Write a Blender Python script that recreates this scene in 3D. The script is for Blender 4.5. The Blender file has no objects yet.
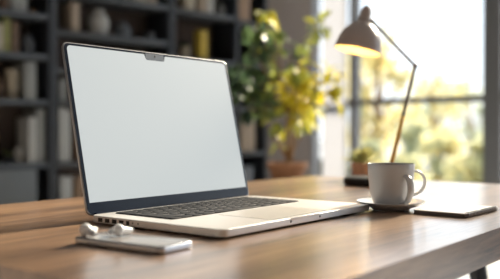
import bpy, bmesh, math, random
from mathutils import Vector, Matrix, noise
random.seed(7)
PI = math.pi
C = bpy.context.scene.collection
scene = bpy.context.scene

# ------------------------------------------------------------------ camera
F_PX = 695.0
CAM_Z = 0.874
cd = bpy.data.cameras.new('camera'); cam = bpy.data.objects.new('camera', cd); C.objects.link(cam)
cam.location = (0, 0, CAM_Z); cam.rotation_euler = (PI/2 - 0.0121, 0, 0)
cd.sensor_width = 36; cd.lens = F_PX/500*36; cd.clip_start = 0.02; cd.clip_end = 300
cd.dof.use_dof = True; cd.dof.focus_distance = 0.98; cd.dof.aperture_fstop = 3.4
scene.camera = cam

# ------------------------------------------------------------------ world, sun, exposure
world = bpy.data.worlds.new('overcast_sky'); scene.world = world; world.use_nodes = True
wn = world.node_tree.nodes; wl = world.node_tree.links
bg = wn['Background']; tc = wn.new('ShaderNodeTexCoord'); sp = wn.new('ShaderNodeSeparateXYZ'); rp = wn.new('ShaderNodeValToRGB')
wl.new(tc.outputs['Generated'], sp.inputs[0]); wl.new(sp.outputs['Z'], rp.inputs[0])
rp.color_ramp.elements[0].position = 0.0; rp.color_ramp.elements[0].color = (0.92, 0.96, 1.0, 1)
rp.color_ramp.elements[1].position = 0.6; rp.color_ramp.elements[1].color = (0.55, 0.76, 1.0, 1)
wl.new(rp.outputs[0], bg.inputs[0]); bg.inputs[1].default_value = 1.9
sd = bpy.data.lights.new('sun', 'SUN'); sd.energy = 16.0; sd.angle = math.radians(10); sd.color = (1.0, 0.86, 0.68)
sun = bpy.data.objects.new('sun', sd); C.objects.link(sun)
SUN_AZ = Vector((0.60, 0.80)); SUN_EL = math.radians(27)     # where the light comes from
sv = Vector((SUN_AZ.x*math.cos(SUN_EL), SUN_AZ.y*math.cos(SUN_EL), math.sin(SUN_EL)))
sun.rotation_euler = sv.to_track_quat('Z', 'Y').to_euler(); sun.location = sv*20
vs = scene.view_settings; vs.view_transform = 'Standard'; vs.look = 'None'; vs.gamma = 1; vs.use_curve_mapping = False
scene.display_settings.display_device = 'sRGB'
vs.exposure = 0.08
scene.cycles.use_denoising = True
scene.cycles.max_bounces = 8; scene.cycles.transparent_max_bounces = 16
scene.cycles.sample_clamp_indirect = 6

# ------------------------------------------------------------------ materials
def mat(name, col, rough=0.5, metal=0.0, var=0.0, vscale=20, spec=0.5, emit=None, estr=0, coat=0, bump=0, trans=0, stretch=None):
    m = bpy.data.materials.new(name); m.use_nodes = True
    n = m.node_tree.nodes; l = m.node_tree.links; b = n['Principled BSDF']
    b.inputs['Base Color'].default_value = (*col, 1); b.inputs['Roughness'].default_value = rough
    b.inputs['Metallic'].default_value = metal; b.inputs['Specular IOR Level'].default_value = spec
    b.inputs['Coat Weight'].default_value = coat; b.inputs['Transmission Weight'].default_value = trans
    if emit: b.inputs['Emission Color'].default_value = (*emit, 1); b.inputs['Emission Strength'].default_value = estr
    t = n.new('ShaderNodeTexCoord'); mp = n.new('ShaderNodeMapping'); ns = n.new('ShaderNodeTexNoise')
    l.new(t.outputs['Object'], mp.inputs[0]); l.new(mp.outputs[0], ns.inputs['Vector'])
    ns.inputs['Scale'].default_value = vscale; ns.inputs['Detail'].default_value = 4
    if stretch: mp.inputs['Scale'].default_value = stretch
    mx = n.new('ShaderNodeMix'); mx.data_type = 'RGBA'
    v = var if var else 0.04
    mx.inputs[6].default_value = (*[c*(1-v) for c in col], 1); mx.inputs[7].default_value = (*[min(1, c*(1+v)) for c in col], 1)
    l.new(ns.outputs['Fac'], mx.inputs[0]); l.new(mx.outputs[2], b.inputs['Base Color'])
    if bump:
        bp = n.new('ShaderNodeBump'); bp.inputs['Strength'].default_value = bump; bp.inputs['Distance'].default_value = 0.002
        l.new(ns.outputs['Fac'], bp.inputs['Height']); l.new(bp.outputs[0], b.inputs['Normal'])
    return m

def wood(name, dark, mid, light, sc=(1.2, 16, 16), rough=0.36, bump=0.08, coat=0.0, spec=0.5):
    m = bpy.data.materials.new(name); m.use_nodes = True
    n = m.node_tree.nodes; l = m.node_tree.links; b = n['Principled BSDF']
    t = n.new('ShaderNodeTexCoord'); mp = n.new('ShaderNodeMapping'); mp.inputs['Scale'].default_value = sc
    l.new(t.outputs['Object'], mp.inputs[0])
    big = n.new('ShaderNodeTexNoise'); big.inputs['Scale'].default_value = 0.9; big.inputs['Detail'].default_value = 3; big.inputs['Distortion'].default_value = 0.8
    fine = n.new('ShaderNodeTexNoise'); fine.inputs['Scale'].default_value = 5.5; fine.inputs['Detail'].default_value = 8; fine.inputs['Distortion'].default_value = 1.4; fine.inputs['Roughness'].default_value = 0.65
    l.new(mp.outputs[0], big.inputs['Vector']); l.new(mp.outputs[0], fine.inputs['Vector'])
    ad = n.new('ShaderNodeMath'); ad.operation = 'MULTIPLY_ADD'; ad.inputs[1].default_value = 0.45
    sc2 = n.new('ShaderNodeMath'); sc2.operation = 'MULTIPLY'; sc2.inputs[1].default_value = 0.55
    l.new(big.outputs['Fac'], sc2.inputs[0]); l.new(fine.outputs['Fac'], ad.inputs[0]); l.new(sc2.outputs[0], ad.inputs[2])
    r = n.new('ShaderNodeValToRGB'); r.color_ramp.elements[0].position = 0.36; r.color_ramp.elements[0].color = (*dark, 1)
    r.color_ramp.elements[1].position = 0.64; r.color_ramp.elements[1].color = (*light, 1)
    e = r.color_ramp.elements.new(0.5); e.color = (*mid, 1)
    l.new(ad.outputs[0], r.inputs[0]); l.new(r.outputs[0], b.inputs['Base Color'])
    b.inputs['Roughness'].default_value = rough; b.inputs['Coat Weight'].default_value = coat; b.inputs['Coat Roughness'].default_value = 0.2; b.inputs['Coat IOR'].default_value = 1.65; b.inputs['Specular IOR Level'].default_value = spec
    bp = n.new('ShaderNodeBump'); bp.inputs['Strength'].default_value = bump; bp.inputs['Distance'].default_value = 0.001
    l.new(fine.outputs['Fac'], bp.inputs['Height']); l.new(bp.outputs[0], b.inputs['Normal'])
    return m

def leafmat(name, stops, transl=0.5, rough=0.5):
    m = bpy.data.materials.new(name); m.use_nodes = True
    n = m.node_tree.nodes; l = m.node_tree.links; b = n['Principled BSDF']; out = n['Material Output']
    at = n.new('ShaderNodeAttribute'); at.attribute_name = 'leaf'; r = n.new('ShaderNodeValToRGB')
    els = r.color_ramp.elements
    els[0].position = stops[0][0]; els[0].color = (*stops[0][1], 1); els[1].position = stops[-1][0]; els[1].color = (*stops[-1][1], 1)
    for p, c in stops[1:-1]: els.new(p).color = (*c, 1)
    l.new(at.outputs['Fac'], r.inputs[0]); l.new(r.outputs[0], b.inputs['Base Color']); b.inputs['Roughness'].default_value = rough
    tr = n.new('ShaderNodeBsdfTranslucent'); l.new(r.outputs[0], tr.inputs[0])
    mx = n.new('ShaderNodeMixShader'); mx.inputs[0].default_value = transl
    l.new(b.outputs[0], mx.inputs[1]); l.new(tr.outputs[0], mx.inputs[2]); l.new(mx.outputs[0], out.inputs[0])
    return m

def glassmat(name):
    m = bpy.data.materials.new(name); m.use_nodes = True
    n = m.node_tree.nodes; l = m.node_tree.links; out = n['Material Output']; n.remove(n['Principled BSDF'])
    t = n.new('ShaderNodeBsdfTransparent'); t.inputs[0].default_value = (0.97, 0.98, 0.98, 1)
    g = n.new('ShaderNodeBsdfGlossy'); g.inputs['Roughness'].default_value = 0.02
    fr = n.new('ShaderNodeFresnel'); fr.inputs[0].default_value = 1.45
    mx = n.new('ShaderNodeMixShader'); l.new(fr.outputs[0], mx.inputs[0]); l.new(t.outputs[0], mx.inputs[1]); l.new(g.outputs[0], mx.inputs[2])
    l.new(mx.outputs[0], out.inputs[0]); return m

def sheermat(name):
    m = bpy.data.materials.new(name); m.use_nodes = True
    n = m.node_tree.nodes; l = m.node_tree.links; out = n['Material Output']; n.remove(n['Principled BSDF'])
    t = n.new('ShaderNodeBsdfTransparent'); d = n.new('ShaderNodeBsdfDiffuse'); d.inputs[0].default_value = (0.62, 0.62, 0.67, 1)
    tr = n.new('ShaderNodeBsdfTranslucent'); tr.inputs[0].default_value = (0.37, 0.385, 0.42, 1)
    a = n.new('ShaderNodeMixShader'); a.inputs[0].default_value = 0.6; l.new(d.outputs[0], a.inputs[1]); l.new(tr.outputs[0], a.inputs[2])
    wv = n.new('ShaderNodeTexWave'); wv.inputs['Scale'].default_value = 60; tcn = n.new('ShaderNodeTexCoord'); l.new(tcn.outputs['Object'], wv.inputs[0])
    mr = n.new('ShaderNodeMapRange'); mr.inputs[3].default_value = 0.86; mr.inputs[4].default_value = 0.95; l.new(wv.outputs['Fac'], mr.inputs[0])
    mx = n.new('ShaderNodeMixShader'); l.new(mr.outputs[0], mx.inputs[0]); l.new(t.outputs[0], mx.inputs[1]); l.new(a.outputs[0], mx.inputs[2])
    l.new(mx.outputs[0], out.inputs[0]); return m

M = dict(
    desk=wood('desk_wood', (0.105, 0.066, 0.047), (0.34, 0.205, 0.125), (0.56, 0.345, 0.20), coat=1.0, spec=0.8),
    floorw=mat('floor_pale', (0.40, 0.42, 0.44), 0.35, var=0.06, vscale=3, stretch=(0.4, 6, 1)),
    wall=mat('wall_taupe', (0.20, 0.17, 0.155), 0.9, var=0.05, vscale=6, bump=0.1),
    wallw=mat('wall_white', (0.72, 0.70, 0.66), 0.9, var=0.03, vscale=6),
    ceil=mat('ceiling_white', (0.8, 0.8, 0.8), 0.9),
    frame=mat('window_frame_grey', (0.19, 0.195, 0.21), 0.5, var=0.05),
    case=mat('bookcase_black', (0.018, 0.021, 0.028), 0.45, var=0.15),
    shelf=mat('shelf_charcoal', (0.07, 0.077, 0.088), 0.5, var=0.1),
    back=mat('bookcase_back', (0.085, 0.060, 0.050), 0.7, var=0.15),
    alu=mat('laptop_aluminium', (0.76, 0.74, 0.72), 0.38, 0.35, var=0.02, vscale=200),
    bezel=mat('bezel_glass', (0.010, 0.017, 0.034), 0.22, var=0.02, spec=0.25),
    screen=mat('screen_glow', (0.05, 0.05, 0.05), 0.4, spec=0.2, emit=(0.52, 0.56, 0.56), estr=1.0),
    key=mat('key_black', (0.010, 0.011, 0.014), 0.6, var=0.1, spec=0.12),
    keybed=mat('keyboard_well', (0.05, 0.048, 0.046), 0.5, 0.4),
    dark=mat('dark_recess', (0.006, 0.006, 0.007), 0.6),
    rubber=mat('black_rubber', (0.012, 0.012, 0.012), 0.8),
    pad=mat('trackpad', (0.72, 0.69, 0.66), 0.32, 0.3),
    phoneframe=mat('phone_frame', (0.50, 0.52, 0.55), 0.25, 1.0),
    phoneglass=mat('phone_glass', (0.33, 0.32, 0.32), 0.12, var=0.05, spec=0.8),
    bud=mat('earbud_white', (0.93, 0.95, 0.97), 0.18, var=0.02, coat=0.5),
    tip=mat('earbud_tip', (0.55, 0.58, 0.62), 0.4),
    ceramic=mat('ceramic_grey', (0.60, 0.60, 0.61), 0.28, var=0.03, vscale=60, coat=0.2),
    coffee=mat('coffee', (0.14, 0.07, 0.035), 0.1),
    paper=mat('paper_white', (0.85, 0.85, 0.84), 0.7, var=0.03, vscale=300, stretch=(0.1, 0.1, 20)),
    cover=mat('notebook_cover', (0.88, 0.87, 0.86), 0.4, var=0.01),
    nbback=mat('notebook_back', (0.10, 0.08, 0.07), 0.6),
    wire=mat('spiral_wire', (0.55, 0.56, 0.58), 0.3, 1.0),
    lampp=mat('lamp_taupe_paint', (0.42, 0.36, 0.34), 0.38, var=0.03, coat=0.2),
    lampin=mat('lamp_inner_white', (0.90, 0.78, 0.52), 0.5),
    lampblk=mat('lamp_black', (0.008, 0.008, 0.009), 0.45, spec=0.3),
    brass=mat('lamp_brass', (0.80, 0.42, 0.08), 0.3, 0.7, var=0.08),
    steel=mat('lamp_steel', (0.20, 0.18, 0.18), 0.35, 0.6),
    bulb=mat('bulb_glow', (1, 0.85, 0.6), 0.4, emit=(1.0, 0.68, 0.26), estr=8),
    terra=mat('terracotta', (0.42, 0.20, 0.10), 0.8, var=0.12, vscale=30, bump=0.2),
    potpink=mat('pale_clay', (0.56, 0.38, 0.30), 0.7, var=0.08, vscale=40),
    soil=mat('soil', (0.04, 0.027, 0.018), 0.95, var=0.3, vscale=90, bump=0.6),
    bark=mat('bark', (0.34, 0.21, 0.10), 0.85, var=0.25, vscale=30, bump=0.5, stretch=(1, 1, .2)),
    legm=mat('desk_leg_metal', (0.035, 0.04, 0.05), 0.45, 0.3),
    standw=wood('stand_walnut', (0.05, 0.028, 0.017), (0.085, 0.05, 0.03), (0.12, 0.075, 0.045)),
    leaf=leafmat('leaf_green', [(0, (0.03, 0.06, 0.04)), (0.35, (0.11, 0.18, 0.08)), (0.6, (0.40, 0.45, 0.10)), (1, (0.95, 0.80, 0.06))], 0.45, 0.35),  # upper stops brightened to stand in for backlight through the leaves
    succ=leafmat('succulent_green', [(0, (0.26, 0.31, 0.12)), (1, (0.75, 0.68, 0.30))], 0.4),
    tree=leafmat('tree_leaf', [(0, (0.36, 0.43, 0.33)), (0.45, (0.66, 0.66, 0.42)), (1, (0.95, 0.82, 0.38))], 0.5),  # pale stops: outdoor haze is put into the leaf colours
    paving=mat('pale_paving', (0.26, 0.28, 0.30), 0.9, var=0.08, vscale=2),
    glass=glassmat('window_glass'), sheer=sheermat('sheer_cloth'),
)

# ------------------------------------------------------------------ helpers
def obj(name, bm, m, parent=None, loc=None, rot=None, smooth=True, ang=30):
    me = bpy.data.meshes.new(name)
    bmesh.ops.recalc_face_normals(bm, faces=bm.faces)
    bm.to_mesh(me); bm.free()
    o = bpy.data.objects.new(name, me); C.objects.link(o)
    for mm in (m if isinstance(m, (list, tuple)) else [m]): me.materials.append(mm)
    if parent: o.parent = parent
    if loc: o.location = loc
    if rot: o.rotation_euler = rot
    if smooth:
        for p in me.polygons: p.use_smooth = True
        try: me.set_sharp_from_angle(angle=math.radians(ang))
        except Exception: pass
    return o
def tag(o, label, cat, group=None, kind=None):
    o['label'] = label; o['category'] = cat
    if group: o['group'] = group
    if kind: o['kind'] = kind
    return o
def thing(name, label, cat, loc=(0, 0, 0), rz=0, group=None):
    o = bpy.data.objects.new(name, None); C.objects.link(o); o.location = loc; o.rotation_euler = (0, 0, rz)
    o.empty_display_size = 0.02
    return tag(o, label, cat, group)
def struct(name, bm, m, parent=None, **k):
    o = obj(name, bm, m, parent, **k)
    if parent is None: o['kind'] = 'structure'
    return o
def box(bm, x0, x1, y0, y1, z0, z1, bev=0, seg=2, mi=0, mtx=None):
    r = bmesh.ops.create_cube(bm, size=1)
    vs_ = r['verts']
    for v in vs_: v.co = Vector(((x0+x1)/2+v.co.x*(x1-x0), (y0+y1)/2+v.co.y*(y1-y0), (z0+z1)/2+v.co.z*(z1-z0)))
    fs = {f for v in vs_ for f in v.link_faces}
    for f in fs: f.material_index = mi
    if bev:
        es = list({e for v in vs_ for e in v.link_edges})
        rr = bmesh.ops.bevel(bm, geom=es, offset=bev, segments=seg, affect='EDGES', profile=0.5)
        vs_ = list({v for f in rr['faces'] for v in f.verts} | {v for v in vs_ if v.is_valid})
    if mtx: bmesh.ops.transform(bm, matrix=mtx, verts=vs_)
    return vs_
def rrect(x0, x1, y0, y1, r, n=6):
    pts = []
    for cx, cy, a0 in ((x1-r, y1-r, 0), (x0+r, y1-r, PI/2), (x0+r, y0+r, PI), (x1-r, y0+r, 3*PI/2)):
        for i in range(n+1):
            a = a0+PI/2*i/n; pts.append((cx+r*math.cos(a), cy+r*math.sin(a)))
    return pts
def slab(bm, x0, x1, y0, y1, z0, z1, r, bev=0.0, n=6, bseg=5, mi=0, mtx=None):
    """rounded-corner slab with rounded top and bottom edges"""
    rings = []
    prof = []
    if bev > 0:
        for i in range(bseg+1):
            a = PI/2*i/bseg; prof.append((bev*(1-math.sin(a)), z0+bev*(1-math.cos(a))))
        for i in range(bseg+1):
            a = PI/2*i/bseg; prof.append((bev*(1-math.cos(a)), z1-bev*(1-math.sin(a))))
    else: prof = [(0, z0), (0, z1)]
    allv = []
    for ins, z in prof:
        pts = rrect(x0+ins, x1-ins, y0+ins, y1-ins, max(r-ins, 1e-4), n)
        ring = [bm.verts.new((x, y, z)) for x, y in pts]; rings.append(ring); allv += ring
    for a, b in zip(rings, rings[1:]):
        for i in range(len(a)):
            f = bm.faces.new((a[i], a[(i+1) % len(a)], b[(i+1) % len(a)], b[i])); f.material_index = mi
    bm.faces.new(rings[0][::-1]).material_index = mi; bm.faces.new(rings[-1]).material_index = mi
    if mtx: bmesh.ops.transform(bm, matrix=mtx, verts=allv)
    return allv
def lathe(bm, prof, n=40, closed=False, mtx=None, mi=0):
    rings = []; allv = []
    for r, z in prof:
        if r < 1e-6: ring = [bm.verts.new((0, 0, z))]
        else: ring = [bm.verts.new((r*math.cos(2*PI*i/n), r*math.sin(2*PI*i/n), z)) for i in range(n)]
        rings.append(ring); allv += ring
    prs = list(zip(rings, rings[1:])) + ([(rings[-1], rings[0])] if closed else [])
    for a, b in prs:
        for i in range(n):
            j = (i+1) % n
            vv = [a[0]] if len(a) == 1 else [a[i], a[j]]
            ww = [b[0]] if len(b) == 1 else [b[j], b[i]]
            q = vv+ww
            if len(q) > 2: bm.faces.new(q).material_index = mi
    if mtx: bmesh.ops.transform(bm, matrix=mtx, verts=allv)
    return allv
def tube(bm, pts, rad, n=10, flat=1.0, cyc=False):
    pts = [Vector(p) for p in pts]; rings = []
    N = len(pts); up = Vector((0, 0, 1))
    t0 = (pts[1]-pts[0]).normalized()
    if abs(t0.dot(up)) > 0.95: up = Vector((0, 1, 0))
    side = t0.cross(up).normalized()
    for i, p in enumerate(pts):
        a = pts[(i-1) % N] if (cyc or i > 0) else p; b = pts[(i+1) % N] if (cyc or i < N-1) else p
        t = (b-a).normalized(); side = (side - t*side.dot(t)).normalized(); nn = side.cross(t)
        r = rad[i] if isinstance(rad, (list, tuple)) else rad
        rings.append([bm.verts.new(p+side*math.cos(2*PI*k/n)*r*flat+nn*math.sin(2*PI*k/n)*r) for k in range(n)])
    prs = list(zip(rings, rings[1:])) + ([(rings[-1], rings[0])] if cyc else [])
    for a, b in prs:
        for k in range(n): bm.faces.new((a[k], a[(k+1) % n], b[(k+1) % n], b[k]))
    if not cyc: bm.faces.new(rings[0][::-1]); bm.faces.new(rings[-1])
def ball(bm, c, r, sc=(1, 1, 1), u=20, v=14):
    rr = bmesh.ops.create_uvsphere(bm, u_segments=u, v_segments=v, radius=r)
    for w in rr['verts']: w.co = Vector((c[0]+w.co.x*sc[0], c[1]+w.co.y*sc[1], c[2]+w.co.z*sc[2]))
    return rr['verts']
NB = bmesh.new

# frames of reference: the desk and laptop share one direction, the room another
DO = Vector((-0.215, 0.931, 0)); DYAW = 0.913; DTOP = 0.75
def dk(x, y, z=0):  # desk-local -> world
    c, s = math.cos(DYAW), math.sin(DYAW)
    return Vector((DO.x+x*c-y*s, DO.y+x*s+y*c, DTOP+z))
RU = Vector((0.719, 0.695, 0)); RN = Vector((-0.695, 0.719, 0)); RYAW = math.atan2(0.695, 0.719)
P0 = Vector((-1.584, 4.4, 0))                 # bookcase front plane
def rm(s, d, z=0): return P0 + RU*s + RN*d + Vector((0, 0, z))
BACK = 0.32
SC = 3.392                                    # where the bookcase wall meets the window wall
def s_of(px, d=0.0):
    p = P0+RN*d; r = (px-250)/F_PX
    return (r*p.y-p.x)/(RU.x-r*RU.y)

# ------------------------------------------------------------------ room shell (built in the room frame)
H = 3.9
S0, D0 = -2.6, -8.0                            # room extents: s along the bookcase wall, d towards the bookcase
ROOM = (P0.x, P0.y, 0); RR = (0, 0, RYAW)
b = NB(); box(b, S0, SC+0.1, D0, BACK+0.1, -0.08, 0); struct('floor', b, M['floorw'], loc=ROOM, rot=RR, smooth=False)
b = NB(); box(b, S0, SC+0.1, D0, BACK+0.1, H, H+0.08); struct('ceiling', b, M['ceil'], loc=ROOM, rot=RR, smooth=False)
b = NB(); box(b, S0, SC+0.1, BACK, BACK+0.1, 0, H); struct('wall_back', b, M['wall'], loc=ROOM, rot=RR, smooth=False)
b = NB(); box(b, S0-0.1, S0, D0, BACK+0.1, 0, H); struct('wall_left', b, M['wall'], loc=ROOM, rot=RR, smooth=False)
b = NB(); box(b, S0-0.1, SC+0.1, D0-0.1, D0, 0, H); struct('wall_front', b, M['wall'], loc=ROOM, rot=RR, smooth=False)  # out of view behind the camera; added to limit fill light from there
b = NB(); box(b, S0, SC-0.02, BACK-0.015, BACK, 0, 0.09); struct('baseboard_back', b, M['wallw'], loc=ROOM, rot=RR, smooth=False)
# window wall: runs from the corner towards the right and the camera; local y = BACK - t
posts = [(0.0, 0.006), (0.479, 0.549), (1.838, 1.985), (3.35, 3.49)]
MZ = 1.143
for k, ((a0, a1), (c0, c1)) in enumerate(zip(posts, posts[1:]), 1):
    b = NB()
    y = lambda t: BACK-t
    if k == 1: box(b, SC-0.03, SC+0.06, y(a1), y(a0), 0, H)
    box(b, SC-0.03, SC+0.06, y(c1), y(c0), 0, H, 0.004)
    box(b, SC-0.02, SC+0.05, y(c0), y(a1), MZ-0.026, MZ+0.026, 0.003)
    box(b, SC-0.03, SC+0.06, y(c0), y(a1), 0, 0.10, 0.003)
    box(b, SC-0.03, SC+0.06, y(c0), y(a1), H-0.10, H, 0.003)
    w = struct('window_%d' % k, b, M['frame'], loc=ROOM, rot=RR)
    for z0, z1 in ((0.10, MZ-0.026), (MZ+0.026, H-0.10)):
        g = NB(); box(g, SC+0.010, SC+0.016, y(c0), y(a1), z0, z1)
        obj('glass_pane', g, M['glass'], w, smooth=False)

b = NB(); box(b, SC, SC+0.12, BACK-4.8, BACK-3.49, 0, H); box(b, SC, SC+0.12, D0-0.1, BACK-7.9, 0, H); box(b, SC, SC+0.12, BACK-7.9, BACK-4.8, 0, 0.3); box(b, SC, SC+0.12, BACK-7.9, BACK-4.8, H-0.6, H); struct('wall_right', b, M['wall'], loc=ROOM, rot=RR, smooth=False)  # out of view; solid stretch and opening added to shape the fill light
# outside ground
b = NB(); box(b, -60, 80, -20, 90, -0.4, -0.3); struct('ground_paving', b, M['paving'], smooth=False)

# ------------------------------------------------------------------ desk
DX0, DX1, DY0, DY1, DTH = -0.240, 1.04, -0.448, 0.31, 0.0415
desk = thing('desk', 'wooden desk with thick brown-grey grained top and dark metal legs', 'desk', (*dk(0, 0)[:2], 0), DYAW)
b = NB(); slab(b, DX0, DX1, DY0, DY1, DTOP-DTH, DTOP, 0.02, 0, n=6)
obj('desktop', b, M['desk'], desk)
for lx, ly, ox, oy in ((0.88, -0.19, 0.06, -0.10), (0.88, 0.12, 0.06, 0.10), (-0.08, -0.19, -0.06, -0.10), (-0.08, 0.12, -0.06, 0.10)):
    b = NB(); tube(b, [(lx, ly, DTOP-DTH-0.004), (lx+ox*0.5, ly+oy*0.5, 0.35), (lx+ox, ly+oy, 0.001)], [0.021, 0.016, 0.010], 16)
    obj('leg', b, M['legm'], desk)
b = NB(); box(b, -0.12, 0.92, -0.23, -0.15, DTOP-DTH-0.008, DTOP-DTH-0.0005); box(b, -0.12, 0.92, 0.08, 0.16, DTOP-DTH-0.008, DTOP-DTH-0.0005)
obj('mounting_rail', b, M['legm'], desk)

# ------------------------------------------------------------------ laptop
LW, LD, LT = 0.357, 0.233, 0.0116
lap = thing('laptop', 'open silver laptop with blank pale screen standing on the wooden desk', 'laptop', dk(0, 0, 0), DYAW)
b = NB(); slab(b, 0, LW, -LD, 0.0, 0.0022, LT, 0.011, 0.0013, n=8)
base = obj('base', b, M['alu'], lap)
# keyboard: recessed-looking well with keys
KX0, KX1, KY1, KY0 = 0.030, 0.322, -0.014, -0.124
b = NB(); slab(b, KX0, KX1, KY0, KY1, LT-0.0004, LT+0.0002, 0.004, 0)
kb = obj('keyboard', b, M['keybed'], base)
b = NB(); rows = 6; kh = (KY1-KY0)/rows
keyrows = [14, 14, 14, 13, 12, 9]
for r in range(rows):
    y1 = KY1-r*kh-0.0010; y0 = y1-kh+0.0026
    n = keyrows[r]
    if r == 5: ws = [1, 1, 1, 1.25, 5.2, 1.25, 1, 1, 1.6]
    elif r == 4: ws = [2.3]+[1]*10+[2.3]
    elif r == 3: ws = [1.8]+[1]*11+[1.8]
    elif r == 2: ws = [1.5]+[1]*13
    elif r == 1: ws = [1]*13+[1.5]
    else: ws = [1.5]+[1]*13
    tot = sum(ws); x = KX0+0.001; uw = (KX1-KX0-0.002)/tot
    for wv in ws:
        slab(b, x+0.0011, x+wv*uw-0.0011, y0, y1, LT+0.0002, LT+0.0016, 0.0018, 0.0004, n=2, bseg=1); x += wv*uw
obj('keys', b, M['key'], kb)
b = NB(); slab(b, 0.108, 0.244, -0.222, -0.134, LT-0.0002, LT+0.00025, 0.005, 0)
obj('trackpad', b, M['pad'], base)
b = NB(); slab(b, 0.1072, 0.2448, -0.2228, -0.1332, LT-0.0003, LT+0.0001, 0.0055, 0)
obj('trackpad_gap', b, M['keybed'], base)
# scoop in the front edge
b = NB()
slab(b, 0.136, 0.206, -LD-0.0002, -LD+0.004, LT-0.0032, LT+0.0002, 0.0015, 0.0003, n=3)
obj('lid_scoop', b, M['pad'], base)
for x in (0.1350, 0.2055):
    b = NB(); box(b, x, x+0.003, -LD-0.0004, -LD+0.003, LT-0.006, LT-0.003, 0.0004); obj('front_slot', b, M['dark'], base)
# ports along the left side
for a in (0.0214, 0.0352, 0.0489, 0.0623, 0.0745):
    wd = 0.0044 if a < 0.07 else 0.003
    b = NB(); box(b, -0.0003, 0.003, -a-wd, -a+wd, 0.0038, 0.0092, 0.0004); obj('side_port', b, M['dark'], base)
for a in (0.0836, 0.0937): b = NB(); box(b, -0.0003, 0.003, -a-0.0011, -a+0.0011, 0.0062, 0.0080, 0.0003); obj('side_port', b, M['dark'], base)
for x, y in ((0.03, -0.02), (0.32, -0.02), (0.03, -0.21), (0.32, -0.21)): b = NB(); lathe(b, [(0, 0), (0.008, 0), (0.008, 0.0022), (0, 0.0022)], 20, mtx=Matrix.Translation((x, y, 0.0002))); obj('rubber_foot', b, M['rubber'], base)
b = NB(); tube(b, [(0.012, 0.0028, 0.0085), (LW-0.012, 0.0028, 0.0085)], 0.0046, 14)
obj('hinge', b, M['bezel'], base)
# lid: local plate, x along width, y up the screen, z towards the viewer
TILT = 1.350
LL = 0.2465
lm = Matrix.Translation((0, 0.0045, 0.0085)) @ Matrix.Rotation(TILT, 4, 'X')
def lidpart(name, bm, m, parent):
    o = obj(name, bm, m, parent); return o
lidp = NB(); slab(lidp, 0, LW, 0.001, LL, -0.0042, 0.0, 0.010, 0.0013, n=8)
lid = obj('lid', lidp, mat('lid_aluminium', (0.45, 0.46, 0.48), 0.3, 1.0, var=0.02), lap); lid.matrix_local = lm
b = NB(); slab(b, 0.0016, LW-0.0016, 0.0030, LL-0.0016, -0.0005, 0.0004, 0.0085, 0.0002, n=8, bseg=1)
obj('bezel', b, M['bezel'], lid)
# display: rounded top corners, straight foot, notch cut by the camera housing
b = NB()
sx0, sx1, sy0, sy1, sr = 0.0065, LW-0.0065, 0.0185, LL-0.0050, 0.006
nx0, nx1, ny = 0.155, 0.199, LL-0.0140
pts = [(sx0, sy0), (sx1, sy0)]
for i in range(7):
    a = PI/2*i/6; pts.append((sx1-sr+sr*math.cos(a), sy1-sr+sr*math.sin(a)))
pts += [(nx1+0.001, sy1), (nx1-0.002, ny+0.001), (nx1-0.004, ny), (nx0+0.004, ny), (nx0+0.002, ny+0.001), (nx0-0.001, sy1)]
for i in range(7):
    a = PI/2+PI/2*i/6; pts.append((sx0+sr+sr*math.cos(a), sy1-sr+sr*math.sin(a)))
lo = [b.verts.new((x, y, 0.0003)) for x, y in pts]; hi = [b.verts.new((x, y, 0.0006)) for x, y in pts]
b.faces.new(lo[::-1]); b.faces.new(hi)
for i in range(len(pts)): j = (i+1) % len(pts); b.faces.new((lo[i], lo[j], hi[j], hi[i]))
bmesh.ops.triangulate(b, faces=[f for f in b.faces if len(f.verts) > 4])
obj('screen', b, M['screen'], lid, smooth=False)
b = NB(); slab(b, nx0+0.002, nx1-0.002, ny+0.0004, LL-0.0030, 0.0003, 0.0007, 0.001, 0)
nt = obj('camera_notch', b, mat('notch_grey', (0.16, 0.20, 0.25), 0.3), lid)
b = NB(); lathe(b, [(0, 0), (0.0016, 0), (0.0016, 0.0003), (0, 0.0003)], 20, mtx=Matrix.Translation(((nx0+nx1)/2, LL-0.0070, 0.0006)))
obj('webcam_lens', b, M['dark'], nt)

# ------------------------------------------------------------------ phone and earbuds
ph_yaw = math.radians(-33.5)
ph0 = Vector((-0.0895, 0.6916, DTOP))   # its nearest lower corner
PH_L, PH_W, PH_T = 0.127, 0.056, 0.0078
def pw(u, v, z=0):
    c, s = math.cos(ph_yaw), math.sin(ph_yaw); return Vector((ph0.x+u*c-v*s, ph0.y+u*s+v*c, DTOP+z))
ph = thing('smartphone', 'silver-edged smartphone lying flat on the desk before the laptop', 'phone', ph0, ph_yaw)
b = NB(); slab(b, -PH_L, 0, 0, PH_W, 0.0003, PH_T, 0.008, 0.002, n=8)
obj('frame', b, M['phoneframe'], ph)
b = NB(); slab(b, -PH_L+0.0018, -0.0018, 0.0018, PH_W-0.0018, PH_T-0.0003, PH_T+0.0005, 0.0066, 0.0003, n=8)
obj('display_glass', b, M['phoneglass'], ph)
b = NB(); slab(b, -0.088, -0.072, -0.0003, 0.001, 0.0034, 0.0052, 0.0004, 0); obj('side_button', b, M['phoneframe'], ph)
PTOP = PH_T+0.0005
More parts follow.
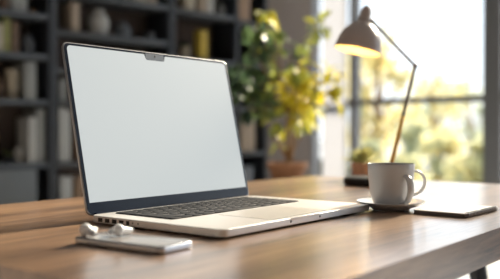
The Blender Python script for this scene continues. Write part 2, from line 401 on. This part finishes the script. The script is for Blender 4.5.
def earbud(label, loc, rz, s=1.0, my=1):
    e = thing('earbud', label, 'earbud', loc, rz, 'white wireless earbuds on the phone')
    b = NB(); ball(b, (0, 0, 0.0068*s), 0.0068*s, (1.0, 1.0, 1.0), 32, 22); obj('housing', b, M['bud'], e)
    b = NB(); mt = Matrix.Translation((0.0062*s, 0.0008*s*my, 0.0052*s)) @ Matrix.Rotation(math.radians(104), 4, 'Y')
    lathe(b, [(0, -0.002*s), (0.0036*s, -0.002*s), (0.0028*s, 0.001*s), (0.0022*s, 0.003*s), (0.0, 0.0032*s)], 24, mtx=mt); obj('nozzle', b, M['tip'], e)
    b = NB(); mt = Matrix.Translation((0.0103*s, 0.0009*s*my, 0.0042*s)) @ Matrix.Rotation(math.radians(98), 4, 'Y')
    lathe(b, [(0, 0.0030*s), (0.0016*s, 0.0032*s), (0.0028*s, 0.0020*s), (0.0035*s, -0.0004*s), (0.0033*s, -0.0022*s), (0.0022*s, -0.0026*s), (0, -0.0020*s)], 28, mtx=mt)
    obj('silicone_tip', b, M['tip'], e)
    b = NB(); tube(b, [(-0.002*s, 0.004*s*my, 0.0062*s), (-0.004*s, 0.010*s*my, 0.0055*s), (-0.006*s, 0.017*s*my, 0.0046*s)], [0.0044*s, 0.0038*s, 0.0032*s], 18)
    ball(b, (-0.006*s, 0.017*s*my, 0.0046*s), 0.0032*s)
    obj('stem', b, M['bud'], e)
    return e

# ------------------------------------------------------------------ cup, saucer, coffee
CX = Vector((0.2225, 1.096, DTOP))
sau = NB()
lathe(sau, [(0, 0.0022), (0.024, 0.0022), (0.0255, 0.0004), (0.0285, 0.0004), (0.030, 0.0028), (0.042, 0.0068), (0.0530, 0.0122), (0.0540, 0.0134), (0.0535, 0.0142), (0.0520, 0.0138), (0.040, 0.0086), (0.029, 0.0056), (0.027, 0.0042), (0, 0.0042)], 64)
tag(obj('saucer', sau, M['ceramic'], loc=CX, ang=60), 'round grey ceramic saucer under the cup on the desk', 'saucer')
CZ = 0.0044
CK = 1.035
cup = thing('coffee_cup', 'grey ceramic coffee cup with looped handles standing on its saucer', 'cup', CX+Vector((0, 0, CZ)))
b = NB()
outer = [(0, 0.0012), (0.0205, 0.0012), (0.0215, 0), (0.0235, 0), (0.0245, 0.0022), (0.0275, 0.009), (0.0305, 0.019), (0.0325, 0.031), (0.0340, 0.045), (0.0350, 0.058), (0.0357, 0.0672)]
inner = [(0.0350, 0.0684), (0.0338, 0.0672), (0.0325, 0.050), (0.0305, 0.031), (0.0275, 0.015), (0.022, 0.007), (0, 0.005)]
lathe(b, outer+inner, 64)
obj('cup_body', b, M['ceramic'], cup, ang=60)
def handle(ang, r0, out, zt, zb, rad, flat):
    pts = []
    for i in range(19):
        t = i/18; a = PI/2-PI*t
        x = r0(t)+out*math.cos(a)**0.8 if math.cos(a) > 0 else r0(t)
        z = (zt+zb)/2+(zt-zb)/2*math.sin(a)
        pts.append((x*math.cos(ang), x*math.sin(ang), z))
    b = NB(); tube(b, pts, rad, 14, flat); return b
cup.scale = (CK, CK, 1)
obj('handle', handle(math.radians(8), lambda t: 0.0325-0.0045*t, 0.0235, 0.0570, 0.018, 0.0023, 1.5), M['ceramic'], cup)
obj('handle', handle(math.radians(-62), lambda t: 0.0318-0.006*t, 0.016, 0.0500, 0.008, 0.0031, 1.9), M['ceramic'], cup)
b = NB(); lathe(b, [(0, 0.0), (0.0332, 0.0), (0.0334, 0.0012), (0, 0.0012)], 48)
tag(obj('coffee', b, M['coffee'], loc=CX+Vector((0, 0, CZ+0.0645))), 'brown coffee filling the grey cup nearly to its rim', 'coffee')

# ------------------------------------------------------------------ notebook
nyaw = math.radians(50)
nb0 = Vector((0.3095, 0.984, DTOP))
nb = thing('spiral_notebook', 'small white spiral-bound notebook lying on the desk right of the cup', 'notebook', nb0, nyaw)
NL, NW = 0.122, 0.086
b = NB(); slab(b, 0, NL, 0.004, NW, 0.0003, 0.0016, 0.003, 0.0002, n=3, bseg=1); obj('back_cover', b, M['nbback'], nb)
b = NB(); slab(b, 0.001, NL-0.001, 0.005, NW-0.001, 0.0016, 0.0052, 0.002, 0, n=3); obj('page_block', b, mat('page_edge', (0.17, 0.14, 0.125), 0.8, var=0.25, vscale=500, stretch=(0.05, 0.05, 8)), nb)
b = NB(); slab(b, 0, NL, 0.004, NW, 0.0053, 0.0066, 0.003, 0.0003, n=3, bseg=1); obj('front_cover', b, M['cover'], nb)
b = NB(); pts = []
for i in range(22*14+1):
    a = 2*PI*i/14; pts.append((0.004+(NL-0.008)*i/(22*14), 0.0042+0.0036*math.cos(a), 0.0042+0.0034*math.sin(a)))
tube(b, pts, 0.0005, 6); obj('spiral_binding', b, M['wire'], nb)

# ------------------------------------------------------------------ desk lamp
LB = Vector((0.276, 1.600, DTOP))
lamp = thing('desk_lamp', 'taupe articulated desk lamp, lit, on a round black base behind the cup', 'lamp', LB)
def lpx(px, y, Y=1.6): return Vector(((px-250)/F_PX*Y, Y, CAM_Z-(y-131)/F_PX*Y))-LB
b = NB(); lathe(b, [(0, 0.0003), (0.056, 0.0003), (0.0595, 0.003), (0.0605, 0.010), (0.0590, 0.0165), (0.055, 0.0185), (0, 0.0185)], 64)
obj('lamp_base', b, M['lampblk'], lamp)
f0 = lpx(388.5, 181); f0.z = 0.0185; jt = lpx(415, 66); mid = f0.lerp(jt, 0.43)
b = NB(); tube(b, [f0, f0+Vector((0, 0, 0.008))], 0.0085, 20); obj('pivot', b, M['lampblk'], lamp)
b = NB(); tube(b, [f0+Vector((0, 0, 0.004)), f0.lerp(jt, .2), mid, f0.lerp(jt, .6)], [0.0052, 0.0050, 0.0044, 0.0038], 16); obj('lower_arm_sleeve', b, M['brass'], lamp)
b = NB(); tube(b, [f0.lerp(jt, .55), jt], [0.0042, 0.0038], 12); obj('lower_arm', b, M['steel'], lamp)
b = NB(); ball(b, jt, 0.0062); tube(b, [jt+Vector((0, -.009, 0)), jt+Vector((0, .009, 0))], 0.0034, 14); obj('elbow_joint', b, M['steel'], lamp)
hd = lpx(371.5, 21)
b = NB(); tube(b, [jt, hd], 0.0034, 12); obj('upper_arm', b, M['steel'], lamp)
b = NB(); ball(b, hd, 0.0052); tube(b, [hd, lpx(366.5, 20)], 0.003, 12); obj('head_joint', b, M['steel'], lamp)
# shade: axis leans to the right
oc = lpx(357.5, 51.0)
sm = Matrix.Translation(oc) @ Matrix.Rotation(math.radians(12.5), 4, 'Y') @ Matrix.Rotation(math.radians(-1.0), 4, 'X')
b = NB()
so = [(0.0505, 0), (0.0492, 0.012), (0.0455, 0.026), (0.0390, 0.040), (0.0300, 0.052), (0.0200, 0.060), (0.0140, 0.064), (0.0, 0.0655)]
si = [(0.0, 0.0625), (0.0135, 0.061), (0.019, 0.0575), (0.0285, 0.0500), (0.0372, 0.0385), (0.0436, 0.025), (0.0472, 0.012), (0.0485, 0)]
lathe(b, so, 56); sh = obj('lamp_shade', b, M['lampp'], lamp, ang=60); sh.matrix_local = sm @ Matrix.Scale(1.07, 4)
b = NB(); lathe(b, si + [(0.0505, 0)], 56); si_ = obj('shade_lining', b, M['lampin'], sh, ang=60)
b = NB(); lathe(b, [(0.0, 0.060), (0.0138, 0.062), (0.0140, 0.070), (0.0118, 0.074), (0.0112, 0.088), (0.0085, 0.0945), (0.0060, 0.0985), (0, 0.0995)], 32); obj('socket_cap', b, M['lampp'], sh)
b = NB(); ball(b, (0, 0, 0.030), 0.013); lathe(b, [(0.0, 0.038), (0.008, 0.038), (0.008, 0.060), (0, 0.060)], 16); obj('bulb', b, M['bulb'], sh)
pl = bpy.data.lights.new('lamp_light', 'POINT'); pl.energy = 0.42; pl.color = (1.0, 0.58, 0.20); pl.shadow_soft_size = 0.014
plo = bpy.data.objects.new('lamp_light', pl); C.objects.link(plo); plo.parent = sh; plo.location = (0, 0, 0.012)

# ------------------------------------------------------------------ leaves
def add_leaf(bm, lay, c, d, up, L, W, val, fold=0.25, shape='oval'):
    d = d.normalized(); s = d.cross(up)
    if s.length < 1e-3: s = d.cross(Vector((1, 0, 0)))
    s.normalize(); n = s.cross(d).normalized()
    prof = [(0, 0), (0.25, 0.8), (0.5, 1.0), (0.78, 0.62), (1, 0)]
    midv = []; lf = []; rt = []
    for t, wv in prof:
        p = c+d*L*t - n*L*0.22*t*t
        midv.append(bm.verts.new(p))
        if wv: lf.append(bm.verts.new(p+s*W*wv*0.5+n*W*fold*wv)); rt.append(bm.verts.new(p-s*W*wv*0.5+n*W*fold*wv))
    fs = []
    for side in (lf, rt):
        fs.append(bm.faces.new((midv[0], midv[1], side[0])))
        for i in range(2): fs.append(bm.faces.new((midv[i+1], midv[i+2], side[i+1], side[i])))
        fs.append(bm.faces.new((midv[3], midv[4], side[2])))
    for v in midv+lf+rt: v[lay] = val
def leafobj(name, bm, m, parent, **k):
    me = bpy.data.meshes.new(name); bm.to_mesh(me); bm.free(); o = bpy.data.objects.new(name, me); C.objects.link(o)
    me.materials.append(m); o.parent = parent
    for p in me.polygons: p.use_smooth = True
    return o
def leafbm():
    bm = bmesh.new(); lay = bm.verts.layers.float.new('leaf'); return bm, lay
def rdir(rg, zb=0):
    while True:
        v = Vector((rg.uniform(-1, 1), rg.uniform(-1, 1), rg.uniform(-1, 1)+zb))
        if 0.1 < v.length < 1.3: return v.normalized()

# small succulent on the desk
SP = Vector((0.2895, 1.775, DTOP))
su = thing('succulent', 'small spiky green succulent in a pale clay pot behind the lamp base', 'succulent', SP)
b = NB(); lathe(b, [(0, 0.0004), (0.024, 0.0004), (0.0262, 0.002), (0.0312, 0.040), (0.0318, 0.043), (0.0295, 0.043), (0.0285, 0.037), (0, 0.037)], 40); obj('pot', b, M['potpink'], su)
b = NB(); lathe(b, [(0, 0.037), (0.0283, 0.0372), (0.02, 0.0395), (0, 0.0405)], 24); obj('soil', b, M['soil'], su)
bm, lay = leafbm(); rg = random.Random(3)
for i in range(95):
    a = rg.uniform(0, 2*PI); e = math.radians(rg.uniform(12, 88)); d = Vector((math.cos(a)*math.cos(e), math.sin(a)*math.cos(e), math.sin(e)))
    L = 0.038+0.016*math.cos(e)*rg.uniform(.7, 1.1)+rg.uniform(0, .008)
    add_leaf(bm, lay, Vector((d.x*0.008, d.y*0.008, 0.042)), d, Vector((0, 0, 1)), L, 0.0062, rg.random(), 0.3)
leafobj('leaves', bm, M['succ'], su)

# ------------------------------------------------------------------ large plant on a stand, behind the desk
PY = 3.5
def ppx(px, y, Y=PY): return Vector(((px-250)/F_PX*Y, Y, CAM_Z-(y-131)/F_PX*Y))
pc = ppx(287, 181); STZ = 0.615
st = thing('plant_stand', 'dark wooden stool carrying the tall leafy plant behind the desk', 'stand', (pc.x, PY, 0))
b = NB(); lathe(b, [(0, STZ-0.03), (0.155, STZ-0.03), (0.16, STZ-0.025), (0.16, STZ-0.005), (0.155, STZ), (0, STZ)], 48); obj('seat', b, M['standw'], st)
for k in range(4):
    a = PI/4+k*PI/2; b = NB(); tube(b, [(0.11*math.cos(a), 0.11*math.sin(a), STZ-0.031), (0.17*math.cos(a), 0.17*math.sin(a), 0.001)], [0.018, 0.012], 14); obj('leg', b, M['standw'], st)
plant = thing('potted_tree', 'tall leafy houseplant with green and yellow leaves, brightened as if backlit, in a terracotta pot', 'plant', (pc.x, PY, STZ))
b = NB(); lathe(b, [(0, 0.0005), (0.068, 0.0005), (0.072, 0.004), (0.090, 0.072), (0.098, 0.072), (0.101, 0.100), (0.090, 0.101), (0.086, 0.085), (0, 0.085)], 48); pot = obj('pot', b, M['terra'], plant)
b = NB(); lathe(b, [(0, 0.085), (0.0855, 0.086), (0.05, 0.09), (0, 0.092)], 32); obj('soil', b, M['soil'], pot)
PB = Vector((pc.x, PY, STZ))
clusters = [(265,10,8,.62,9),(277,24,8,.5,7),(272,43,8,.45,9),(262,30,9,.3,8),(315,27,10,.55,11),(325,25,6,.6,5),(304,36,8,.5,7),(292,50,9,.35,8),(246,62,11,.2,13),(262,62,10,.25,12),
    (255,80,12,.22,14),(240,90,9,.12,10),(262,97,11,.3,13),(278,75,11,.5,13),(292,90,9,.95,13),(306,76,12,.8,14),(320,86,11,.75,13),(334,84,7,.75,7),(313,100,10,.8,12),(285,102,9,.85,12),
    (328,70,7,.7,6),(274,117,9,.5,10),(300,115,8,.65,9),(262,112,8,.3,8),(281,142,5,.55,5),(248,106,7,.2,7),(240,74,8,.15,9),(296,66,10,.6,11),(335,98,6,.7,5),(270,84,10,.3,12),(302,128,5,.6,4),(310,92,9,.9,9),(296,100,8,1.0,8),(322,76,8,.9,7),(285,88,7,1.0,6),(252,45,8,.2,7)]  # yellowness per cluster; window backlight is painted into the right-hand ones
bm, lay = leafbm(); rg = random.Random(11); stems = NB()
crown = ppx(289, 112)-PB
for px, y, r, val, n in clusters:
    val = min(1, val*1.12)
    dy = rg.uniform(-0.16, 0.16)
    c = ppx(px, y, PY)-PB; c.y += dy
    rr = r/F_PX*PY
    hub = c-Vector((0, 0, rr*0.4))
    # thin branch
    m1 = crown.lerp(hub, 0.5)+Vector((0, 0, -0.02))
    if hub.z < crown.z: base_ = Vector((0, 0, 0.35*crown.z))
    else: base_ = crown*1.0
    tube(stems, [base_, base_.lerp(hub, .5)+Vector((0, 0, -.015)), hub], [0.006, 0.004, 0.0025], 7)
    for i in range(n):
        d = rdir(rg, 0.15); st_ = hub + d*rr*rg.uniform(0.1, 0.7)
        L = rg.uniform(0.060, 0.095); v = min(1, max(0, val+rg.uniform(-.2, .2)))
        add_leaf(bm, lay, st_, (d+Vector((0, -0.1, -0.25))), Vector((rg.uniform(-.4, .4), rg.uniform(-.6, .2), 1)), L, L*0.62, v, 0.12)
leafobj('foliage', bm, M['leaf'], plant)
tube(stems, [(0, 0, 0.088), (0.008, 0, 0.15), (-0.004, 0, 0.24), crown], [0.013, 0.011, 0.010, 0.009], 12)
tube(stems, [(0.02, 0.01, 0.088), (0.030, 0.0, 0.18), (0.02, 0.0, 0.27), crown+Vector((0.02, 0, .02))], [0.009, 0.008, 0.007, 0.006], 12)
obj('stem', stems, M['bark'], plant)

# ------------------------------------------------------------------ bookcase
bc = thing('bookcase', 'black open bookcase with dark shelves along the back wall', 'bookcase', ROOM, RYAW)
SU = [-1.05, 0.367, 1.368, 2.055, 2.40]        # upright centres
TOPZ = 2.42; TH = 0.055
for s in SU:
    b = NB(); wdt = 0.062 if s < 1.9 else 0.04
    box(b, s-wdt/2, s+wdt/2, 0.0, BACK-0.02, 0.0, TOPZ, 0.002); obj('upright', b, M['case'], bc)
b = NB(); box(b, SU[0], SU[-1]+0.02, BACK-0.019, BACK-0.004, 0.05, TOPZ); obj('back_panel', b, M['back'], bc, smooth=False)
bayz = [[0.09, 0.36, 0.664, 1.08, 1.38, 1.65, 2.0, TOPZ-0.03], [0.09, 0.36, 0.664, 1.08, 1.30, 1.56, 1.835, 2.12, TOPZ-0.03], [0.09, 0.40, 0.70, 1.08, 1.45, 1.83, 2.12, TOPZ-0.03], [0.09, 0.40, 0.70, 1.08, 1.45, 1.81, 2.12, TOPZ-0.03]]
STH = 0.034
for k, zs in enumerate(bayz):
    wl_ = 0.031 if k < 3 else 0.02
    for z in zs:
        b = NB(); box(b, SU[k]+0.0315 if k < 3 else SU[k]+0.0205, SU[k+1]-(0.0315 if k < 2 else 0.0205), 0.004, BACK-0.02, z-STH, z, 0.002); obj('shelf', b, M['shelf'], bc)
# cupboard doors at the foot of the two left bays
def panel(s0, s1, z0, z1, m, nm='door'):
    b = NB(); box(b, s0, s1, -0.014, 0.003, z0, z1, 0.002); o = obj(nm, b, m, bc)
    h = NB(); box(h, (s0+s1)/2-0.05, (s0+s1)/2+0.05, -0.024, -0.014, z1-0.05, z1-0.04, 0.002); obj('handle', h, M['steel'], o)
gd = mat('door_grey', (0.13, 0.14, 0.145), 0.5, var=0.06)
panel(-0.36, 0.245, 0.37, 0.625, gd); panel(-1.0, -0.37, 0.37, 0.625, gd); 
# things on the shelves, each placed by its place along the case
def item_s(px0, px1, d): return s_of(px0, d), s_of(px1, d)
colors = {}
def cm(name, col, rough=0.6):
    if name not in colors: colors[name] = mat('item_'+name, [c*0.72 for c in col], rough, var=0.08)
    return colors[name]
PAL = dict(white=(0.62, 0.62, 0.60), grey=(0.38, 0.39, 0.38), cream=(0.58, 0.50, 0.38), yellow=(0.62, 0.44, 0.05), tan=(0.42, 0.26, 0.15), brown=(0.16, 0.09, 0.05), navy=(0.03, 0.04, 0.07),
    olive=(0.30, 0.30, 0.10), teal=(0.20, 0.27, 0.26), red=(0.25, 0.07, 0.05), slate=(0.16, 0.18, 0.21), black=(0.02, 0.02, 0.024), sand=(0.48, 0.38, 0.29))
def book(px0, px1, h, z, col, label, d=0.03, dep=0.18, group=None, lean=0):
    s0, s1 = item_s(px0, px1, d); w = s1-s0
    b = NB()
    t = 0.003
    box(b, 0, t, 0, dep, 0, h, 0.0008); box(b, w-t, w, 0, dep, 0, h, 0.0008); box(b, 0, w, 0, t, 0, h, 0.001)
    box(b, t, w-t, t, dep-0.004, 0.003, h-0.004, mi=1)
    o = obj('book', b, [cm(col, PAL[col]), M['paper']], loc=rm(s0, d, z+0.0008), rot=(0, lean, RYAW))
    return tag(o, label, 'book', group)
def pot(px, z, r, h, col, label, name='vase', prof=None, d=0.13, cat=None):
    s = s_of(px, d)
    prof = prof or [(0, 0.0), (0.6, 0.0), (0.85, 0.12), (1, 0.4), (0.9, 0.7), (0.5, 0.88), (0.45, 0.95), (0.55, 1.0), (0.45, 0.99), (0.38, 0.9), (0, 0.88)]
    b = NB(); lathe(b, [(a*r, c*h) for a, c in prof], 36)
    o = obj(name, b, cm(col, PAL[col], 0.4), loc=rm(s, d, z+0.0008)); return tag(o, label, cat or name)
CYL = [(0, 0), (0.85, 0), (0.9, 0.03), (1, 0.97), (1, 1), (0.9, 1), (0.86, 0.9), (0, 0.88)]
BOWL = [(0, 0), (0.4, 0), (0.45, 0.06), (0.85, 0.5), (1, 1), (0.95, 1), (0.8, 0.55), (0.35, 0.15), (0, 0.12)]
def gbox(px0, px1, h, z, col, label, d=0.04, dep=0.16, name='storage_box'):
    s0, s1 = item_s(px0, px1, d)
    o = thing(name, label, 'box', rm(s0, d, z+0.0008), RYAW)
    b = NB(); box(b, 0, s1-s0, 0, dep, 0, h*0.8, 0.003); obj('body', b, cm(col, PAL[col]), o)
    b = NB(); box(b, -0.002, s1-s0+0.002, -0.002, dep+0.002, h*0.8+0.0003, h, 0.003); obj('lid', b, cm(col, PAL[col]), o)
    return o
def potplant(px, z, r, h, col, label, d=0.12, n=26, val=.2, spread=1.0):
    o = thing('potted_plant', label, 'plant', rm(s_of(px, d), d, z+0.0008))
    b = NB(); lathe(b, [(a*r, c*h) for a, c in CYL], 32); obj('pot', b, cm(col, PAL[col]), o)
    bm, lay = leafbm(); rg = random.Random(int(px))
    for i in range(n):
        dd = rdir(rg, 0.7); add_leaf(bm, lay, Vector((0, 0, h*0.9))+dd*0.01, dd, Vector((0, 0, 1)), rg.uniform(.05, .085)*spread, 0.03*spread, val+rg.uniform(-.15, .15), 0.1)
    leafobj('leaves', bm, M['leaf'], o); return o
Z = bayz
G = 'books on the bookcase shelves'
# bay 1, from the lowest visible shelf up
book(29, 36.5, 0.30, 0.664, 'white', 'slim white book standing left of the taller grey one on the lower left shelf', group=G)
book(37, 44.8, 0.355, 0.664, 'grey', 'tall pale grey book standing beside the black upright on the lower left shelf', group=G)
pot(18, 0.664, 0.027, 0.095, 'white', 'small white jar on the lower left shelf beside the books', 'jar', CYL)
potplant(7.5, 0.664, 0.035, 0.05, 'black', 'small green plant in a black pot on the lower left shelf', n=20, val=.45, spread=.6)
pot(-12, 0.664, 0.050, 0.24, 'teal', 'rounded grey-green vase at the left end of the lower shelf', 'vase')
book(25.5, 36.5, 0.25, 1.08, 'grey', 'wide pale grey book on the second shelf beside a cream vase', group=G)
pot(12, 1.08, 0.042, 0.20, 'cream', 'cream vase standing on the second shelf left of the grey book', 'vase', CYL)
pot(-3, 1.08, 0.045, 0.15, 'brown', 'dark brown jar on the second shelf at the photo edge', 'jar')
book(-7, 3.5, 0.18, 1.38, 'cream', 'cream book on the third shelf at the left photo edge', group=G)
book(4, 11, 0.22, 1.38, 'olive', 'olive green book on the third shelf beside the cream one', group=G)
book(12, 19, 0.20, 1.38, 'brown', 'dark brown book on the third shelf beside the olive one', group=G)
pot(28, 1.38, 0.050, 0.14, 'slate', 'slate blue bowl-shaped vase on the third shelf of the left bay', 'vase')
gbox(12, 28, 0.16, 1.65, 'grey', 'pale grey lidded box on the fourth shelf of the left bay')
book(3, 9, 0.22, 1.65, 'brown', 'brown book standing left of the grey lidded box', group=G)
pot(33, 1.65, 0.030, 0.04, 'tan', 'small tan bowl on the fourth shelf right of the grey box', 'bowl', BOWL)
# bay 2
book(59.5, 65, 0.37, 0.664, 'white', 'tall white book next to the black upright, just left of the laptop screen', group=G)
book(65.5, 70.5, 0.35, 0.664, 'white', 'white book right of the tallest white one beside the laptop screen', group=G)
book(76, 83, 0.36, 0.664, 'brown', 'dark brown book half hidden behind the left edge of the laptop screen', group=G)
book(60.5, 72, 0.20, 0.36, 'white', 'wide white book on the lowest visible shelf beside the laptop', group=G)
book(76, 83.5, 0.20, 0.36, 'tan', 'tan book on the lowest visible shelf touching the laptop edge', group=G)
gbox(60, 66, 0.14, 1.08, 'grey', 'small grey box on the shelf directly left of the laptop screen')
pot(99, 1.56, 0.075, 0.19, 'white', 'white rounded vase high on the middle bay of the bookcase', 'vase')
pot(123, 1.56, 0.060, 0.12, 'slate', 'grey round pot on the shelf above the laptop lid', 'vase')
pot(150, 1.56, 0.040, 0.075, 'slate', 'small dim grey cup near the black upright above the laptop', 'jar', CYL)
book(72, 80, 0.20, 1.56, 'sand', 'sand coloured book at the left of the white rounded vase', group=G)
pot(123, 1.30, 0.085, 0.15, 'teal', 'pale grey-green bowl just above the top edge of the laptop lid', 'bowl', BOWL)
book(135, 146, 0.20, 1.835, 'cream', 'cream book at the top of the photo above the laptop', group=G)
book(147, 157, 0.19, 1.835, 'sand', 'sand coloured book at the top of the photo right of the cream one', group=G)
# bay 3
book(186, 195, 0.20, 1.83, 'cream', 'cream book on the high shelf right of the black upright', group=G)
book(200, 208, 0.21, 1.83, 'sand', 'sand coloured book on the high shelf beside a white one', group=G)
book(208.5, 214, 0.20, 1.83, 'white', 'thin white book on the high shelf right of the sand one', group=G)
pot(221, 1.83, 0.035, 0.12, 'grey', 'narrow grey vase at the right end of the high shelf', 'vase')
potplant(184.8, 1.45, 0.042, 0.10, 'cream', 'leafy green plant in a cream pot left of the yellow book', n=34, val=.15, spread=.6)
book(200.5, 207.5, 0.235, 1.45, 'yellow', 'bright yellow book on the shelf above the laptop lid corner', dep=0.08, group=G)
# bay 4
gbox(239, 250, 0.22, 1.81, 'tan', 'tan box at the top of the right narrow bay above the plant')
book(241.5, 255, 0.29, 0.70, 'sand', 'wide beige book seen between the laptop and the large plant', group=G)
gbox(241.5, 253, 0.17, 0.40, 'slate', 'slate blue box on the low shelf between laptop and plant')

# ------------------------------------------------------------------ earbuds on the phone
b1 = pw(-0.1130, 0.0070, PTOP+0.0002); earbud('white wireless earbud at the left end of the phone', b1, ph_yaw+math.radians(-4), 1.06)
b2 = pw(-0.0870, 0.0310, PTOP+0.0002); earbud('white wireless earbud nearer the middle of the phone', b2, ph_yaw+PI+math.radians(14), 0.96, -1)

# ------------------------------------------------------------------ sheer curtain at the left of the window
b = NB(); n = 60; t0, t1 = 0.21, 0.50
fr, bk = [], []
for i in range(n+1):
    t = t0+(t1-t0)*i/n; x = SC-0.10+0.022*math.sin(i*0.95)+0.008*math.sin(i*2.3)
    fr.append([b.verts.new((x, BACK-t, z)) for z in (0.02, 1.0, 2.0, 2.78)])
for a, c in zip(fr, fr[1:]):
    for k in range(3): b.faces.new((a[k], c[k], c[k+1], a[k+1]))
cu = obj('curtain', b, M['sheer'], loc=ROOM, rot=RR, ang=180); tag(cu, 'sheer white curtain hanging at the left end of the window', 'curtain')
b = NB(); tube(b, [(SC-0.10, BACK-0.02, 2.8), (SC-0.10, BACK-0.60, 2.8)], 0.012, 12)
tag(obj('curtain_rail', b, M['frame'], loc=ROOM, rot=RR), 'grey rail carrying the sheer curtain above the window', 'rail')

# ------------------------------------------------------------------ trees and shrubs outside
def tree(px, Y, hgt, rad, val, label, cat, seed, base=0.28, n=900, name='tree', group=None, ls=1.0):
    rg = random.Random(seed)
    X = (px-250)/F_PX*Y
    o = thing(name, label, cat, (X, Y, -0.3), rg.uniform(0, 6), group)
    b = NB(); tube(b, [(0, 0, 0), (rg.uniform(-.1, .1), rg.uniform(-.1, .1), hgt*.4), (0, 0, hgt*.85)], [0.035*hgt, 0.025*hgt, 0.008*hgt], 10)
    blobs = []
    for i in range(11):
        a = rg.uniform(0, 2*PI); q = rg.uniform(.15, 1)**.6; zz = base+(1-base)*rg.random()
        wd = math.sin(min(1, (zz-base)/(1-base)*0.85+0.15)*PI)**.6
        c = Vector((math.cos(a)*q*rad*wd*.7, math.sin(a)*q*rad*wd*.7, zz*hgt*0.93)); blobs.append((c, rad*rg.uniform(.3, .5), rg.uniform(-.22, .22)))
        tube(b, [(0, 0, max(.1, c.z*.55)), c], [0.012*hgt, 0.004*hgt], 6)
    obj('trunk', b, M['bark'], o)
    bm, lay = leafbm()
    for i in range(n):
        c, r, vv = rg.choice(blobs); d = rdir(rg); p = c+d*r*rg.uniform(.3, 1.0)
        L = rg.uniform(.10, .20)*ls
        add_leaf(bm, lay, p, rdir(rg), rdir(rg), L, L*.6, min(1, max(0, val+vv+rg.uniform(-.15, .15))), .1)
    leafobj('foliage', bm, M['leaf'] if seed == 6 else M['tree'], o); return o
GT = 'trees outside the window'
tree(378, 16.2, 3.6, 1.1, .9, 'yellow tree outside the window behind the lamp arm', 'tree', 1, n=1100, group=GT)
tree(360, 19, 3.9, 1.2, .85, 'golden tree outside beside the grey window post left of the lamp', 'tree', 2, group=GT)
tree(432, 21, 2.75, 1.3, .8, 'round yellow tree outside at the middle of the window', 'tree', 3, group=GT)
tree(415, 26, 3.0, 1.7, .15, 'grey-green tree outside right of the lamp arm', 'tree', 4, group=GT)
tree(470, 24, 2.9, 1.5, .3, 'low green tree outside near the right window post', 'tree', 5, group=GT)
tree(324, 9.5, 0.85, .17, .0, 'small dark green shrub outside the narrow left window pane', 'shrub', 6, n=260, name='shrub', group='shrubs outside the window', ls=.6, base=.35)
GS = 'shrubs outside the window'
for k, (px, Y, hg, rd, v, lb) in enumerate([(400, 9.5, 1.0, .5, .6, 'yellow-green shrub outside directly behind the cup'), (440, 11.3, 1.2, .6, .75, 'bright yellow shrub outside right of the cup'),
        (478, 9.6, 1.0, .5, .6, 'yellow-green shrub outside by the right window post'), (366, 12.5, 1.1, .5, .5, 'green shrub outside behind the small succulent'), (418, 13.6, 1.35, .6, .45, 'paler green shrub outside between the yellow ones'), (505, 13, 1.5, .8, .35, 'green shrub outside partly behind the right window post')]):
    tree(px, Y, hg, rd, v, lb, 'shrub', 20+k, base=.12, n=800, name='shrub', group=GS, ls=.8)
